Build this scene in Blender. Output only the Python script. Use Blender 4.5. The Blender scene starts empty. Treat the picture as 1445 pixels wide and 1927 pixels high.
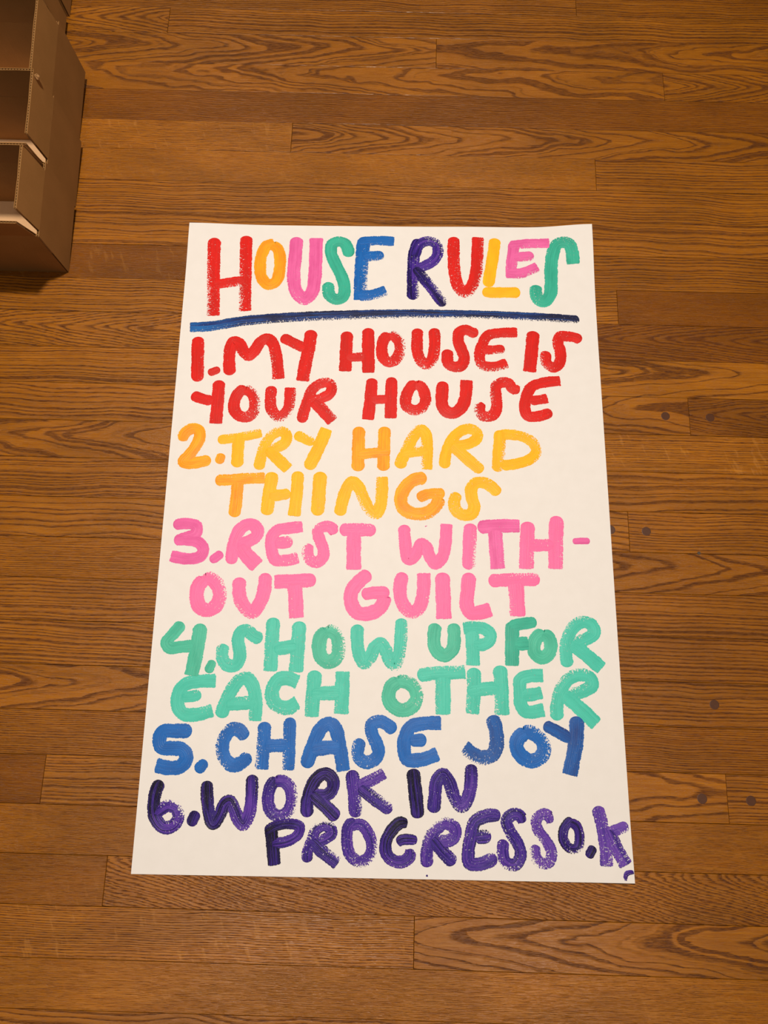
import bpy, math, random
from mathutils import Matrix, Vector
S = bpy.context.scene
C = S.collection
# ---------------------------------------------------------------- camera, world, lights, exposure
cam = bpy.data.cameras.new('camera')
cam.sensor_fit = 'VERTICAL'; cam.sensor_height = 36.0; cam.lens = 36.0 * 1690.604 / 1927.0
cam.clip_start = 0.01
co = bpy.data.objects.new('camera', cam); C.objects.link(co)
co.matrix_world = Matrix([[0.9996132, -0.0262487, 0.009192, 0.0], [0.0277964, 0.9538693, -0.2989327, 0.0], [-0.0009214, 0.2990726, 0.9542299, 1.1677575], [0.0, 0.0, 0.0, 1.0]])
S.camera = co
S.view_settings.view_transform = 'Standard'; S.view_settings.look = 'None'
S.view_settings.gamma = 1.0; S.view_settings.use_curve_mapping = False
S.view_settings.exposure = -0.14
w = bpy.data.worlds.new('room_air'); S.world = w; w.use_nodes = True
w.node_tree.nodes['Background'].inputs[0].default_value = (1.0, 0.82, 0.62, 1)
w.node_tree.nodes['Background'].inputs[1].default_value = 0.028
def lamp(name, loc, power, size, col=(1.0, 0.89, 0.77)):
    l = bpy.data.lights.new(name, 'AREA'); l.shape = 'DISK'; l.size = size
    l.energy = power; l.color = col
    o = bpy.data.objects.new(name, l); C.objects.link(o); o.location = loc
    return o
lamp('ceiling_lamp', (-0.11, 0.68, 2.08), 46, 0.12)
lamp('ceiling_lamp', (0.55, -0.62, 2.40), 10, 0.16)
lamp('ceiling_lamp', (-0.46, -0.55, 2.40), 10, 0.16)
lamp('ceiling_lamp', (-0.75, 3.00, 2.40), 7, 0.22)
lamp('ceiling_lamp', (0.30, 2.75, 2.40), 7, 0.22)
random.seed(7)
# ---------------------------------------------------------------- helpers
def lin(r, g, b, k=1.0):
    f = lambda c: (c / 255 / 12.92 if c <= 10.3 else ((c / 255 + 0.055) / 1.055) ** 2.4)
    return (f(r) * k, f(g) * k, f(b) * k, 1)
class NT:
    """small node-tree writer"""
    def __init__(s, name):
        s.m = bpy.data.materials.new(name); s.m.use_nodes = True
        s.t = s.m.node_tree; s.t.nodes.clear(); s.out = s.n('ShaderNodeOutputMaterial')
    def n(s, k, **kw):
        o = s.t.nodes.new(k)
        for a, v in kw.items(): setattr(o, a, v)
        return o
    def put(s, sock, v):
        if isinstance(v, bpy.types.NodeSocket): s.t.links.new(v, sock)
        elif v is not None: sock.default_value = v
    def M(s, op, a, b=None, c=None, clamp=False):
        o = s.n('ShaderNodeMath', operation=op, use_clamp=clamp)
        for i, v in enumerate((a, b, c)): s.put(o.inputs[i], v)
        return o.outputs[0]
    def xyz(s, x, y, z=0.0):
        o = s.n('ShaderNodeCombineXYZ')
        for i, v in enumerate((x, y, z)): s.put(o.inputs[i], v)
        return o.outputs[0]
    def sep(s, v):
        o = s.n('ShaderNodeSeparateXYZ'); s.put(o.inputs[0], v); return o.outputs
    def noise(s, vec, scale=1.0, detail=2.0, rough=0.5):
        o = s.n('ShaderNodeTexNoise'); s.put(o.inputs['Vector'], vec)
        o.inputs['Scale'].default_value = scale; o.inputs['Detail'].default_value = detail
        o.inputs['Roughness'].default_value = rough
        return o.outputs['Fac']
    def attr(s, name, kind='GEOMETRY'):
        o = s.n('ShaderNodeAttribute', attribute_name=name, attribute_type=kind); return o.outputs['Fac']
    def ramp(s, v, a, b, lo=0.0, hi=1.0, smooth=True):
        o = s.n('ShaderNodeMapRange', interpolation_type='SMOOTHSTEP' if smooth else 'LINEAR')
        for k, x in (('Value', v), ('From Min', a), ('From Max', b), ('To Min', lo), ('To Max', hi)): s.put(o.inputs[k], x)
        return o.outputs[0]
    def mix(s, f, a, b, mode='MIX'):
        o = s.n('ShaderNodeMix', data_type='RGBA', blend_type=mode)
        s.put(o.inputs[0], f); s.put(o.inputs[6], a); s.put(o.inputs[7], b)
        return o.outputs[2]
    def bsdf(s, col, rough, spec=0.5, height=None, dist=0.0005, strength=0.5, alpha=None, coat=0.0):
        p = s.n('ShaderNodeBsdfPrincipled')
        s.put(p.inputs['Base Color'], col); s.put(p.inputs['Roughness'], rough)
        s.put(p.inputs['Specular IOR Level'], spec); s.put(p.inputs['Alpha'], alpha)
        p.inputs['Coat Weight'].default_value = coat
        if height is not None:
            b = s.n('ShaderNodeBump'); b.inputs['Strength'].default_value = strength
            b.inputs['Distance'].default_value = dist; s.put(b.inputs['Height'], height)
            s.t.links.new(b.outputs[0], p.inputs['Normal'])
        s.t.links.new(p.outputs[0], s.out.inputs[0])
        return s.m
def mesh(name, verts, faces, mat, parent=None, loc=(0, 0, 0), rot=None):
    me = bpy.data.meshes.new(name); me.from_pydata(verts, [], faces); me.update()
    o = bpy.data.objects.new(name, me); C.objects.link(o); o.location = loc
    if rot: o.rotation_euler = rot
    me.materials.append(mat)
    if parent: o.parent = parent
    return o
def hexa(p, q):                     # 4 bottom points, 4 top points
    return list(p) + list(q), [(3, 2, 1, 0), (4, 5, 6, 7), (0, 1, 5, 4), (1, 2, 6, 5), (2, 3, 7, 6), (3, 0, 4, 7)]
# ---------------------------------------------------------------- oak material (growth rings cut by each plank's own plane)
def oak():
    t = NT('stained_oak')
    tc = t.n('ShaderNodeTexCoord').outputs['Object']
    x, y, _ = t.sep(tc)
    x = t.M('MULTIPLY', x, 1000.0); y = t.M('MULTIPLY', y, 1000.0)
    P = lambda k: t.attr(k, 'OBJECT')
    sd = P('seed')
    wob = t.M('MULTIPLY', t.M('SUBTRACT', t.noise(t.xyz(t.M('MULTIPLY', x, 0.008), t.M('MULTIPLY', y, 0.022), sd), 1.0, 3.0), 0.5), P('wobble'))
    z = P('depth')
    side = t.M('MULTIPLY', t.M('SUBTRACT', t.noise(t.xyz(t.M('MULTIPLY', x, 0.009), 3.3, sd), 1.0, 1.0), 0.5), 14.0)
    yy = t.M('ADD', t.M('SUBTRACT', y, P('heart')), side)
    r = t.M('SQRT', t.M('ADD', t.M('MULTIPLY', yy, yy), t.M('MULTIPLY', z, z)))
    r = t.M('ADD', t.M('SUBTRACT', r, t.M('MULTIPLY', x, P('slope'))), t.M('ADD', wob, 400.0))
    fib = t.noise(t.xyz(t.M('MULTIPLY', x, 0.045), t.M('MULTIPLY', y, 0.9), sd), 1.0, 3.0, 0.6)
    r2 = t.M('ADD', r, t.M('MULTIPLY', t.M('SUBTRACT', fib, 0.5), P('jag')))
    r2 = t.M('ADD', r2, t.M('MULTIPLY', t.noise(t.xyz(t.M('MULTIPLY', r, 0.11), 1.7, sd), 1.0, 2.0), t.M('MULTIPLY', P('spacing'), 2.6)))
    ph = t.M('FRACT', t.M('DIVIDE', r2, P('spacing')))
    band = t.M('MULTIPLY', t.ramp(ph, 0.0, 0.14), t.ramp(ph, 0.22, 0.60, 1.0, 0.0))
    pores = t.ramp(t.noise(t.xyz(t.M('MULTIPLY', x, 0.09), t.M('MULTIPLY', y, 1.5), sd), 1.0, 3.0, 0.7), 0.47, 0.62)
    fine = t.noise(t.xyz(t.M('MULTIPLY', x, 0.02), t.M('MULTIPLY', y, 0.55), sd), 1.0, 4.0, 0.7)
    cloud = t.noise(t.xyz(t.M('MULTIPLY', x, 0.007), t.M('MULTIPLY', y, 0.02), t.M('ADD', sd, 9.0)), 1.0, 2.0)
    pr = t.M('MULTIPLY', pores, t.M('ADD', t.M('MULTIPLY', band, 0.45), 0.22))
    dk = t.M('ADD', t.M('MULTIPLY', band, t.M('MULTIPLY', P('contrast'), 0.86)), t.M('MULTIPLY', pr, 0.95), clamp=True)
    light = t.mix(t.ramp(fine, 0.3, 0.7), lin(149, 87, 15), lin(170, 107, 28))
    c = t.mix(dk, light, lin(82, 40, 6))
    c = t.mix(P('red'), c, lin(106, 50, 8))
    flk = t.M('MULTIPLY', t.ramp(t.noise(t.xyz(t.M('MULTIPLY', t.M('ADD', x, t.M('MULTIPLY', y, 0.35)), 0.13), t.M('MULTIPLY', y, 0.035), sd), 1.0, 2.0, 0.6), 0.58, 0.70), P('fleck'))
    c = t.mix(t.M('MULTIPLY', flk, 0.25), c, lin(200, 138, 66))
    hue = t.n('ShaderNodeHueSaturation'); t.put(hue.inputs['Color'], c)
    t.put(hue.inputs['Value'], t.M('MULTIPLY', P('tone'), t.ramp(cloud, 0.25, 0.75, 0.76, 1.02)))
    hgt = t.M('ADD', t.M('MULTIPLY', fine, 0.8), t.M('SUBTRACT', 1.0, dk))
    return t.bsdf(hue.outputs[0], t.M('ADD', t.M('MULTIPLY', dk, 0.14), 0.24), 0.27, hgt, 0.0003, 0.8)
OAK = oak()
t = NT('dark_subfloor'); SUB = t.bsdf(lin(28, 14, 6), 0.8)
t = NT('plug_wood'); SP = t.noise(t.n('ShaderNodeTexCoord').outputs['Object'], 400.0, 3.0)
PLUG = t.bsdf(t.mix(SP, lin(66, 35, 15), lin(86, 48, 23)), 0.42, 0.4)
t = NT('steel_nail'); NAIL = t.bsdf(lin(70, 55, 45), 0.4, 0.6)
# ---------------------------------------------------------------- floor
P0, PW = 1233.44, 57.15
SEAM = {0: -2.6, 1: 1.2, 2: -2.1, 3: 0.8, 4: -0.3, 5: 1.5, 6: 1.2, 7: 0.3, 8: 0.3, 9: -0.6, 10: 0.1, 11: -0.5, 12: -0.7, 13: -1.0, 14: 0.1, 15: -0.5, 16: -0.4, 17: 0.7, 18: 0.1, 19: -0.1, 20: 0.1, 21: 1.7, 22: -0.2, 23: -0.5, 24: -0.4, 25: -0.8, 26: 2.4}
def seam(k): return P0 - k * PW + SEAM.get(k, 0.0)
fl = mesh('floor', *hexa([(-1.7, -0.75, -.03), (1.7, -0.75, -.03), (1.7, 1.75, -.03), (-1.7, 1.75, -.03)],
                         [(-1.7, -0.75, -.012), (1.7, -0.75, -.012), (1.7, 1.75, -.012), (-1.7, 1.75, -.012)]), SUB)
fl['kind'] = 'structure'; fl['label'] = 'stained oak strip floor of narrow planks'
# kinds: (spacing, slope, heart offset from plank centre, contrast, wobble)
KIND = {'line': (4.8, .010, 60, .66, 9, 8), 'wide': (8.0, .018, 50, .66, 16, 8), 'fine': (2.8, .008, 90, .60, 6, 8), 'plain': (1.8, .006, 120, .32, 5, 8),
        'arch': (5.8, .19, 3, .72, 12, 5), 'bigarch': (11.5, .15, 8, .66, 30, 6), 'blotch': (19.0, .11, 14, .64, 46, 8), 'diag': (3.7, .25, 24, .70, 10, 12), 'tight': (4.2, .13, 5, .75, 12, 5)}
# last two numbers: wobble, depth of the pith below the face
# row: list of (x_end, kind, apex_x, tone, red, fleck); x in mm, planks run left to right
ROWS = {-1: [(281.8, 'line', 0, 0.95, 0.1, 0), (1650, 'line', 0, 0.9, 0.15, 0)], 0: [(-388.6, 'arch', 1, 1.0, 0, 0), (1650, 'line', -700, 0.95, 0.05, 0)], 1: [(51.9, 'bigarch', -1, 0.98, 0.05, 0), (1650, 'blotch', 1, 1.0, 0.1, 0)], 2: [(416.0, 'blotch', 1, 1.0, 0.1, 0), (1650, 'arch', -1, 0.98, 0.1, 0)], 3: [(-892.5, 'fine', 0, 0.9, 0.3, 0), (1650, 'fine', 0, 0.88, 0.35, 0)], 4: [(-173.0, 'fine', -900, 1.12, 0, 0.7), (1650, 'bigarch', -1, 0.95, 0.1, 0)], 5: [(300.3, 'plain', 0, 1.05, 0.05, 0.4), (1650, 'line', 0, 1.0, 0.05, 0)], 6: [(-775.8, 'line', 0, 1, 0.05, 0), (1650, 'line', 0, 0.98, 0.05, 0)], 7: [(-684.6, 'line', 0, 1, 0.05, 0), (1650, 'wide', 900, 1.0, 0.05, 0)], 8: [(-40.6, 'plain', 0, 0.82, 0.4, 0.8), (1650, 'line', 0, 0.92, 0.1, 0)], 9: [(322.4, 'line', 0, 1.0, 0, 0), (1650, 'plain', 0, 0.88, 0.45, 0)], 10: [(-99.0, 'tight', 1, 1.02, 0, 0), (1650, 'tight', 1, 0.85, 0.4, 0)], 11: [(-186.9, 'line', 0, 1.0, 0, 0), (1650, 'bigarch', -1, 1.0, 0, 0)], 12: [(-137.9, 'wide', 0, 1.0, 0.05, 0), (414.6, 'bigarch', 1, 0.95, 0.1, 0), (1650, 'tight', 1, 0.82, 0.3, 0)], 13: [(-194.4, 'bigarch', 1, 0.98, 0.05, 0), (1650, 'fine', 0, 1.08, 0, 0.9)], 14: [(-73.0, 'line', 0, 0.96, 0.05, 0), (1650, 'wide', -1, 1.0, 0.05, 0)], 15: [(320.5, 'wide', 0, 1.0, 0, 0), (1650, 'line', 0, 0.98, 0.1, 0)], 16: [(-25.5, 'fine', 0, 0.96, 0.05, 0), (1650, 'bigarch', -1, 0.95, 0.1, 0)], 17: [(-164.0, 'line', 0, 0.95, 0.05, 0), (1650, 'line', 0, 0.92, 0.1, 0)], 18: [(-77.2, 'line', 0, 0.95, 0, 0), (1650, 'line', 0, 0.88, 0.15, 0)], 19: [(-169.8, 'bigarch', -1, 0.98, 0.05, 0), (1650, 'line', 0, 0.95, 0.1, 0)], 20: [(-18.2, 'fine', 0, 0.95, 0.1, 0.3), (1650, 'fine', 0, 0.9, 0.2, 0)], 21: [(-426.4, 'plain', 0, 0.85, 0.4, 0), (-16.5, 'line', 0, 0.98, 0, 0), (424.1, 'bigarch', -1, 0.98, 0.05, 0), (1650, 'line', 0, 0.95, 0.1, 0)], 22: [(-105.8, 'plain', 0, 0.98, 0.1, 0.3), (1650, 'plain', 0, 0.98, 0.1, 0)], 23: [(-335.1, 'plain', 0, 0.9, 0.2, 0.5), (1650, 'diag', 1, 0.95, 0.1, 0)], 24: [(39.1, 'fine', 0, 1.05, 0, 0.9), (1650, 'bigarch', 1, 1.0, 0.05, 0)], 25: [(-506.5, 'plain', 0, 1, 0.1, 0), (1650, 'plain', 0, 1.08, 0, 0.3)], 26: [(-506.5, 'plain', 0, 1, 0.1, 0), (1650, 'wide', 0, 1.0, 0.05, 0)]}
def plank(k, x0, x1, kind, apex, tone, red, fleck):
    yt, yb = seam(k), seam(k + 1)
    yc = (yt + yb) / 2; g = 0.24; b = 0.45; h = random.uniform(-.12, .12)
    X0, X1, T, B = 0 + g, (x1 - x0) - g, yt - yc - g, yb - yc + g
    v = [(X0, B, -12), (X1, B, -12), (X1, T, -12), (X0, T, -12), (X0, B, h - b * .6), (X1, B, h - b * .6), (X1, T, h - b * .6), (X0, T, h - b * .6),
         (X0 + b, B + b, h), (X1 - b, B + b, h), (X1 - b, T - b, h), (X0 + b, T - b, h)]
    f = [(3, 2, 1, 0), (0, 1, 5, 4), (1, 2, 6, 5), (2, 3, 7, 6), (3, 0, 4, 7), (4, 5, 9, 8), (5, 6, 10, 9), (6, 7, 11, 10), (7, 4, 8, 11), (8, 9, 10, 11)]
    o = mesh('plank', [(a / 1000, c / 1000, d / 1000) for a, c, d in v], f, OAK, fl, (x0 / 1000, yc / 1000, 0))
    sp, sl, he, con, wob, dep = KIND[kind]
    sgn = random.choice((-1, 1)) if kind in ('line', 'wide', 'fine', 'plain', 'diag') else 1
    o['spacing'] = sp * random.uniform(.9, 1.12); o['slope'] = sl * random.uniform(.85, 1.15) * (apex if apex in (1, -1) else sgn); o['heart'] = float(he * sgn * random.uniform(.85, 1.15))
    o['contrast'] = con; o['wobble'] = float(wob); o['depth'] = float(dep); o['jag'] = {'line': 2.2, 'wide': 3.0, 'fine': 1.6, 'plain': 1.4}.get(kind, 5.0); o['tone'] = float(tone); o['red'] = float(red)
    o['fleck'] = float(fleck); o['seed'] = random.uniform(0, 400)
for k in range(-7, 34):
    row = ROWS.get(k)
    x0 = -1650 + random.uniform(0, 250)
    if not row:
        row = []
        x = x0 + random.uniform(500, 1100)
        while x < 1600: row.append((x, random.choice(list(KIND)), random.choice((-1, 1)), random.uniform(.85, 1.05), random.uniform(0, .3), 0)); x += random.uniform(600, 1300)
        row.append((1650, 'line', 900, .95, .1, 0))
    if row[0][0] > x0 + 1400:
        m = row[0][0] - 1180; plank(k, x0, m, 'line', 1, .95, .1, 0); x0 = m
    for (x1, kind, apex, tone, red, fleck) in row:
        if x1 >= 1600: x1 = 1650
        if x1 - x0 > 2200:
            m = x1 - 700; plank(k, x0, m, kind, apex, tone, red, fleck); x0 = m
        plank(k, x0, x1, kind, apex, tone, red, fleck); x0 = x1
def disc(name, x, y, r, z, mat, h=1.0, n=20):
    v = [(math.cos(i * 2 * math.pi / n) * r / 1000, math.sin(i * 2 * math.pi / n) * r / 1000, zz) for zz in (-.004, h / 1000) for i in range(n)]
    v2 = [(a * .94, b * .94, h * 1.25 / 1000) for a, b, _ in v[:n]]
    f = [tuple(range(n - 1, -1, -1)), tuple(range(2 * n, 3 * n))]
    for l in (0, n): f += [(l + i, l + (i + 1) % n, l + n + (i + 1) % n, l + n + i) for i in range(n)]
    return mesh(name, v + v2, f, mat, fl, (x / 1000, y / 1000, z / 1000))
for x, y in ((381.1, 518.3), (443.7, 517.6), (296.1, 349.), (344.1, 348.1), (417.2, 119.9), (392.7, 4.9), (452.9, 4.)):
    disc('dowel_plug', x, y, 6.2, 0.0, PLUG, .25)
disc('nail_head', 412.9, 319.5, 2.3, 0.0, NAIL, .4)
# ---------------------------------------------------------------- poster
t = NT('heavy_white_paper'); tc = t.n('ShaderNodeTexCoord').outputs['Object']; px, py, _ = t.sep(tc)
wv = t.M('ADD', t.noise(t.xyz(t.M('MULTIPLY', px, 1800.0), t.M('MULTIPLY', py, 160.0)), 1.0, 1.0), t.noise(t.xyz(t.M('MULTIPLY', px, 160.0), t.M('MULTIPLY', py, 1800.0)), 1.0, 1.0))
PAPER = t.bsdf(t.mix(t.noise(tc, 60.0, 2.0), lin(232, 227, 223), lin(226, 221, 216)), 0.85, 0.15, wv, 0.0002, 0.35)
CN = [(-317, 813), (287.6, 822.5), (303.1, -94.7), (-304.1, -101.2)]     # corners, mm, clockwise from far left
def lift(x, y):
    e = lambda cx, cy, rx, ry: math.exp(-((x - cx) / rx) ** 2 - ((y - cy) / ry) ** 2)
    return 0.6 + 11.5 * e(292, 826, 62, 90) + 5 * e(-320, 815, 80, 60) + 3.2 * e(308, -98, 60, 50) + 0.9 * e(-150, 815, 90, 40) * 0 + 0.5 * (1 + math.sin(x * .011 + 1) * math.sin(y * .008)) \
        + 1.2 * e(120, 825, 60, 30)
def bil(u, v):
    a = [CN[0][i] * (1 - u) + CN[1][i] * u for i in (0, 1)]; b = [CN[3][i] * (1 - u) + CN[2][i] * u for i in (0, 1)]
    return [a[i] * (1 - v) + b[i] * v for i in (0, 1)]
OX, OY = -8.0, 360.0
nu, nv = 48, 72; V = []; F = []
for top in (1, 0):
    for j in range(nv + 1):
        for i in range(nu + 1):
            x, y = bil(i / nu, j / nv); V.append(((x - OX) / 1000, (y - OY) / 1000, (lift(x, y) - (0 if top else .45)) / 1000))
q = lambda i, j, l: l * (nu + 1) * (nv + 1) + j * (nu + 1) + i
for j in range(nv):
    for i in range(nu):
        F.append((q(i, j + 1, 0), q(i + 1, j + 1, 0), q(i + 1, j, 0), q(i, j, 0))); F.append((q(i, j, 1), q(i + 1, j, 1), q(i + 1, j + 1, 1), q(i, j + 1, 1)))
for i in range(nu):
    F.append((q(i, 0, 0), q(i + 1, 0, 0), q(i + 1, 0, 1), q(i, 0, 1))); F.append((q(i + 1, nv, 0), q(i, nv, 0), q(i, nv, 1), q(i + 1, nv, 1)))
for j in range(nv):
    F.append((q(0, j + 1, 0), q(0, j, 0), q(0, j, 1), q(0, j + 1, 1))); F.append((q(nu, j, 0), q(nu, j + 1, 0), q(nu, j + 1, 1), q(nu, j, 1)))
poster = mesh('poster', V, F, PAPER, None, (OX / 1000, OY / 1000, 0))
poster['label'] = 'large white paper poster of hand-painted HOUSE RULES in bright colours, lying on the oak floor'
poster['category'] = 'poster'
for p in poster.data.polygons: p.use_smooth = abs(p.normal.z) > .5
for e_ in range(1):
    import bmesh
    bm = bmesh.new(); bm.from_mesh(poster.data)
    for e in bm.edges:
        if len(e.link_faces) == 2 and e.calc_face_angle(0) > .6: e.smooth = False
    bm.to_mesh(poster.data); bm.free()
# ---------------------------------------------------------------- paint
def paint(name, a, b, rough=.42, dark=None, streak=1.0):
    t = NT(name)
    uv = t.n('ShaderNodeUVMap', uv_map='UVMap').outputs[0]; u, v, _ = t.sep(uv)
    tc = t.n('ShaderNodeTexCoord').outputs['Object']
    rnd = t.M('MULTIPLY', t.n('ShaderNodeObjectInfo').outputs['Random'], 90.0)
    edge, dry, pale_mix = t.attr('edge'), t.attr('dry'), t.attr('pale_mix')
    st = t.noise(t.xyz(t.M('MULTIPLY', u, .012), t.M('MULTIPLY', v, 7.0), rnd), 1.0, 3.0, .65)
    bl = t.noise(t.xyz(t.M('MULTIPLY', u, .035), t.M('MULTIPLY', v, .9), rnd), 1.0, 2.0)
    spk = t.noise(t.xyz(t.M('MULTIPLY', u, .95), t.M('MULTIPLY', v, 2.6), rnd), 1.0, 2.0, .6)
    gx, gy, _ = t.sep(tc)
    grn = t.noise(t.xyz(t.M('MULTIPLY', t.M('ADD', gx, t.M('MULTIPLY', gy, .3)), 900.0), t.M('MULTIPLY', gy, 380.0), 0.0), 1.0, 2.0, .6)
    n = t.ramp(t.M('ADD', t.M('MULTIPLY', spk, .55), t.M('MULTIPLY', grn, .45)), .36, .64, 0.0, 1.0, False)
    thr = t.M('SUBTRACT', t.M('MINIMUM', t.M('ADD', t.M('MULTIPLY', edge, 6.5), .22), 1.06), dry)
    al = t.M('MULTIPLY', t.M('SUBTRACT', thr, n), 9.0, clamp=True)
    if dark:
        f = t.M('ADD', t.M('SUBTRACT', pale_mix, t.M('MULTIPLY', t.M('SUBTRACT', .5, st), 3.6)), t.M('MULTIPLY', t.M('SUBTRACT', bl, .5), .9))
        f = t.M('MULTIPLY', t.ramp(f, -.1, 1.0, 0, 1, False), t.ramp(edge, 0.0, .20, .15, 1.0))
        c = t.mix(t.ramp(f, 0, .5), dark, a); c = t.mix(t.ramp(f, .45, 1.0), c, b)
    else:
        f = t.M('ADD', t.M('MULTIPLY', t.ramp(st, .35, .65), .55 * streak), t.M('MULTIPLY', t.ramp(bl, .35, .7), .5), clamp=True)
        c = t.mix(f, a, b)
    h = t.M('ADD', t.M('MULTIPLY', st, 1.4), t.M('MULTIPLY', grn, .35))
    return t.bsdf(c, rough, .2, h, .0008, .8 if dark and name != 'navy_paint' else .38, al)
PAINT = {
 'red': paint('red_paint', lin(222, 30, 22), lin(196, 32, 24)), 'orange': paint('orange_paint', lin(255, 188, 30), lin(250, 172, 24)),
 'orangedark': paint('deep_orange_paint', lin(252, 174, 30), lin(230, 140, 28)), 'pink': paint('pink_paint', lin(246, 112, 168), lin(238, 108, 160)),
 'pinkdark': paint('rose_paint', lin(236, 108, 172), lin(216, 86, 150)), 'teal': paint('teal_paint', lin(80, 200, 178), lin(66, 186, 164)),
 'tealmid': paint('sea_green_paint', lin(80, 192, 162), lin(62, 172, 144)), 'tealdark': paint('green_paint', lin(62, 184, 156), lin(46, 158, 134)),
 'blue': paint('blue_paint', lin(20, 104, 188), lin(18, 88, 166)), 'bluedark': paint('deep_blue_paint', lin(26, 92, 170), lin(34, 66, 132)),
 'navy': paint('navy_paint', lin(26, 58, 128), lin(26, 104, 176), dark=lin(26, 30, 62)),
 'purple': paint('purple_paint', lin(58, 36, 136), lin(94, 57, 160), .34, lin(26, 17, 66)),
 'purplelight': paint('light_purple_paint', lin(70, 44, 144), lin(108, 69, 170), .34, lin(44, 28, 84)),
 'purpledark': paint('dark_purple_paint', lin(54, 32, 128), lin(98, 58, 166), .34, lin(18, 12, 40))}
def spline(p, step=1.7):
    out = []
    q = [(2 * p[0][0] - p[1][0], 2 * p[0][1] - p[1][1])] + p + [(2 * p[-1][0] - p[-2][0], 2 * p[-1][1] - p[-2][1])]
    for i in range(1, len(q) - 2):
        a, b, c, d = (Vector(k) for k in q[i - 1:i + 3])
        # centripetal Catmull-Rom
        t0 = 0; t1 = t0 + (b - a).length ** .5; t2 = t1 + (c - b).length ** .5; t3 = t2 + (d - c).length ** .5
        n = max(1, int((c - b).length / step))
        for s in range(n):
            x = t1 + (t2 - t1) * s / n
            A1 = a * ((t1 - x) / (t1 - t0)) + b * ((x - t0) / (t1 - t0)); A2 = b * ((t2 - x) / (t2 - t1)) + c * ((x - t1) / (t2 - t1)); A3 = c * ((t3 - x) / (t3 - t2)) + d * ((x - t2) / (t3 - t2))
            B1 = A1 * ((t2 - x) / (t2 - t0)) + A2 * ((x - t0) / (t2 - t0)); B2 = A2 * ((t3 - x) / (t3 - t1)) + A3 * ((x - t1) / (t3 - t1))
            out.append(B1 * ((t2 - x) / (t2 - t1)) + B2 * ((x - t1) / (t2 - t1)))
    out.append(Vector(p[-1])); return out
VS = [-1, -.88, -.66, -.33, 0, .33, .66, .88, 1]
def glyph(name, label, col, D, strokes):
    V, F, UV, E, Dr, Li = [], [], [], [], [], []
    Dv = Vector(D); mag = Dv.length; Dn = Dv.normalized() if mag else Dv
    for si, (flat, wd, caps, dk) in enumerate(strokes):
        pts = spline([(flat[i] / 10, flat[i + 1] / 10) for i in range(0, len(flat), 2)])
        for _ in range(2):                       # finer steps where the round ends taper
            acc, keep = 0, []
            tot_ = sum((b - a).length for a, b in zip(pts, pts[1:]))
            for a, b in zip(pts, pts[1:]):
                keep.append(a)
                if (acc < wd * .22 and caps[0] == 'r') or (tot_ - acc < wd * .26 and caps[1] == 'r'): keep.append((a + b) / 2)
                acc += (b - a).length
            pts = keep + [pts[-1]]
        L = [0]
        for a, b in zip(pts, pts[1:]): L.append(L[-1] + (b - a).length)
        tot = L[-1]; n = len(pts); R = wd / 2
        base = len(V); u0 = random.uniform(0, 500)
        for i, p in enumerate(pts):
            a, b = pts[max(0, i - (3 if min(i, n - i) > 8 else 8))], pts[min(n - 1, i + (3 if min(i, n - i) > 8 else 8))]
            T = (b - a).normalized(); N = Vector((-T.y, T.x))
            a, b = pts[max(0, i - 8)], pts[min(n - 1, i + 8)]
            t1, t2 = (p - a), (b - p); turn = 0.0
            if t1.length > 1e-6 and t2.length > 1e-6: turn = (t1.x * t2.y - t1.y * t2.x) / (t1.length * t2.length)
            e0, e1 = L[i], tot - L[i]; f = 1.0
            for e, cp in ((e0, caps[0]), (e1, caps[1])):
                cr = R * (.85 if cp == 'r' else .16)
                if e < cr: f = min(f, math.sqrt(max(0, 1 - ((cr - e) / cr) ** 2)) if cp == 'r' else .93 + .07 * e / cr)
            f = max(f, .05)
            ww = R * f * (1 + .025 * math.sin(L[i] * .21 + u0) + .02 * math.sin(L[i] * .53 + 2 * u0))
            for v in VS:
                q = p + N * (v * ww)
                V.append(((q.x - OX) / 1000, (q.y - OY) / 1000, (lift(q.x, q.y) + .05 + si * .06 + .34 * (1 - v ** 4) * min(1, f * 1.3)) / 1000))
                UV.append((L[i] + u0, v))
                ee = min(1 - abs(v), (e0 / R if caps[0] == 'q' else 1), (e1 / R if caps[1] == 'q' else 1)); E.append(ee + .03)
                d = max(0, (N * v).dot(Dn)) * mag if mag else 0
                if turn * v > 0: d *= max(.25, 1 - abs(turn) * 2.2)          # the inner side of a bend stays wet
                d += .22 * mag * max(0, T.dot(Dn)) if mag else 0
                fade = min(1, .12 + L[i] / max(tot, 1) * 1.25)
                Dr.append(1.6 * (d ** 1.15) * fade + (.13 if col == 'purplelight' else .06 if col == 'purple' else 0))
                k_ = dk if dk is not None else .5
                if isinstance(k_, tuple): a_ = L[i] / tot * (len(k_) - 1); b_ = min(int(a_), len(k_) - 2); k_ = k_[b_] * (1 - a_ + b_) + k_[b_ + 1] * (a_ - b_)
                Li.append(k_ + .18 * (L[i] / tot - .5))  # blend of the paint's own dark and pale pigment along the stroke
        m = len(VS)
        for i in range(n - 1):
            for j in range(m - 1): F.append((base + i * m + j, base + (i + 1) * m + j, base + (i + 1) * m + j + 1, base + i * m + j + 1)[::-1])
    o = mesh(name, V, F, PAINT[col], poster)
    me = o.data; uv = me.uv_layers.new(name='UVMap')
    for l in me.loops: uv.data[l.index].uv = UV[l.vertex_index]
    for nm, arr in (('edge', E), ('dry', Dr), ('pale_mix', Li)):
        me.attributes.new(nm, 'FLOAT', 'POINT').data.foreach_set('value', arr)
    me.polygons.foreach_set('use_smooth', [True] * len(me.polygons))
    if label: o['label'] = label
    return o
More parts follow.
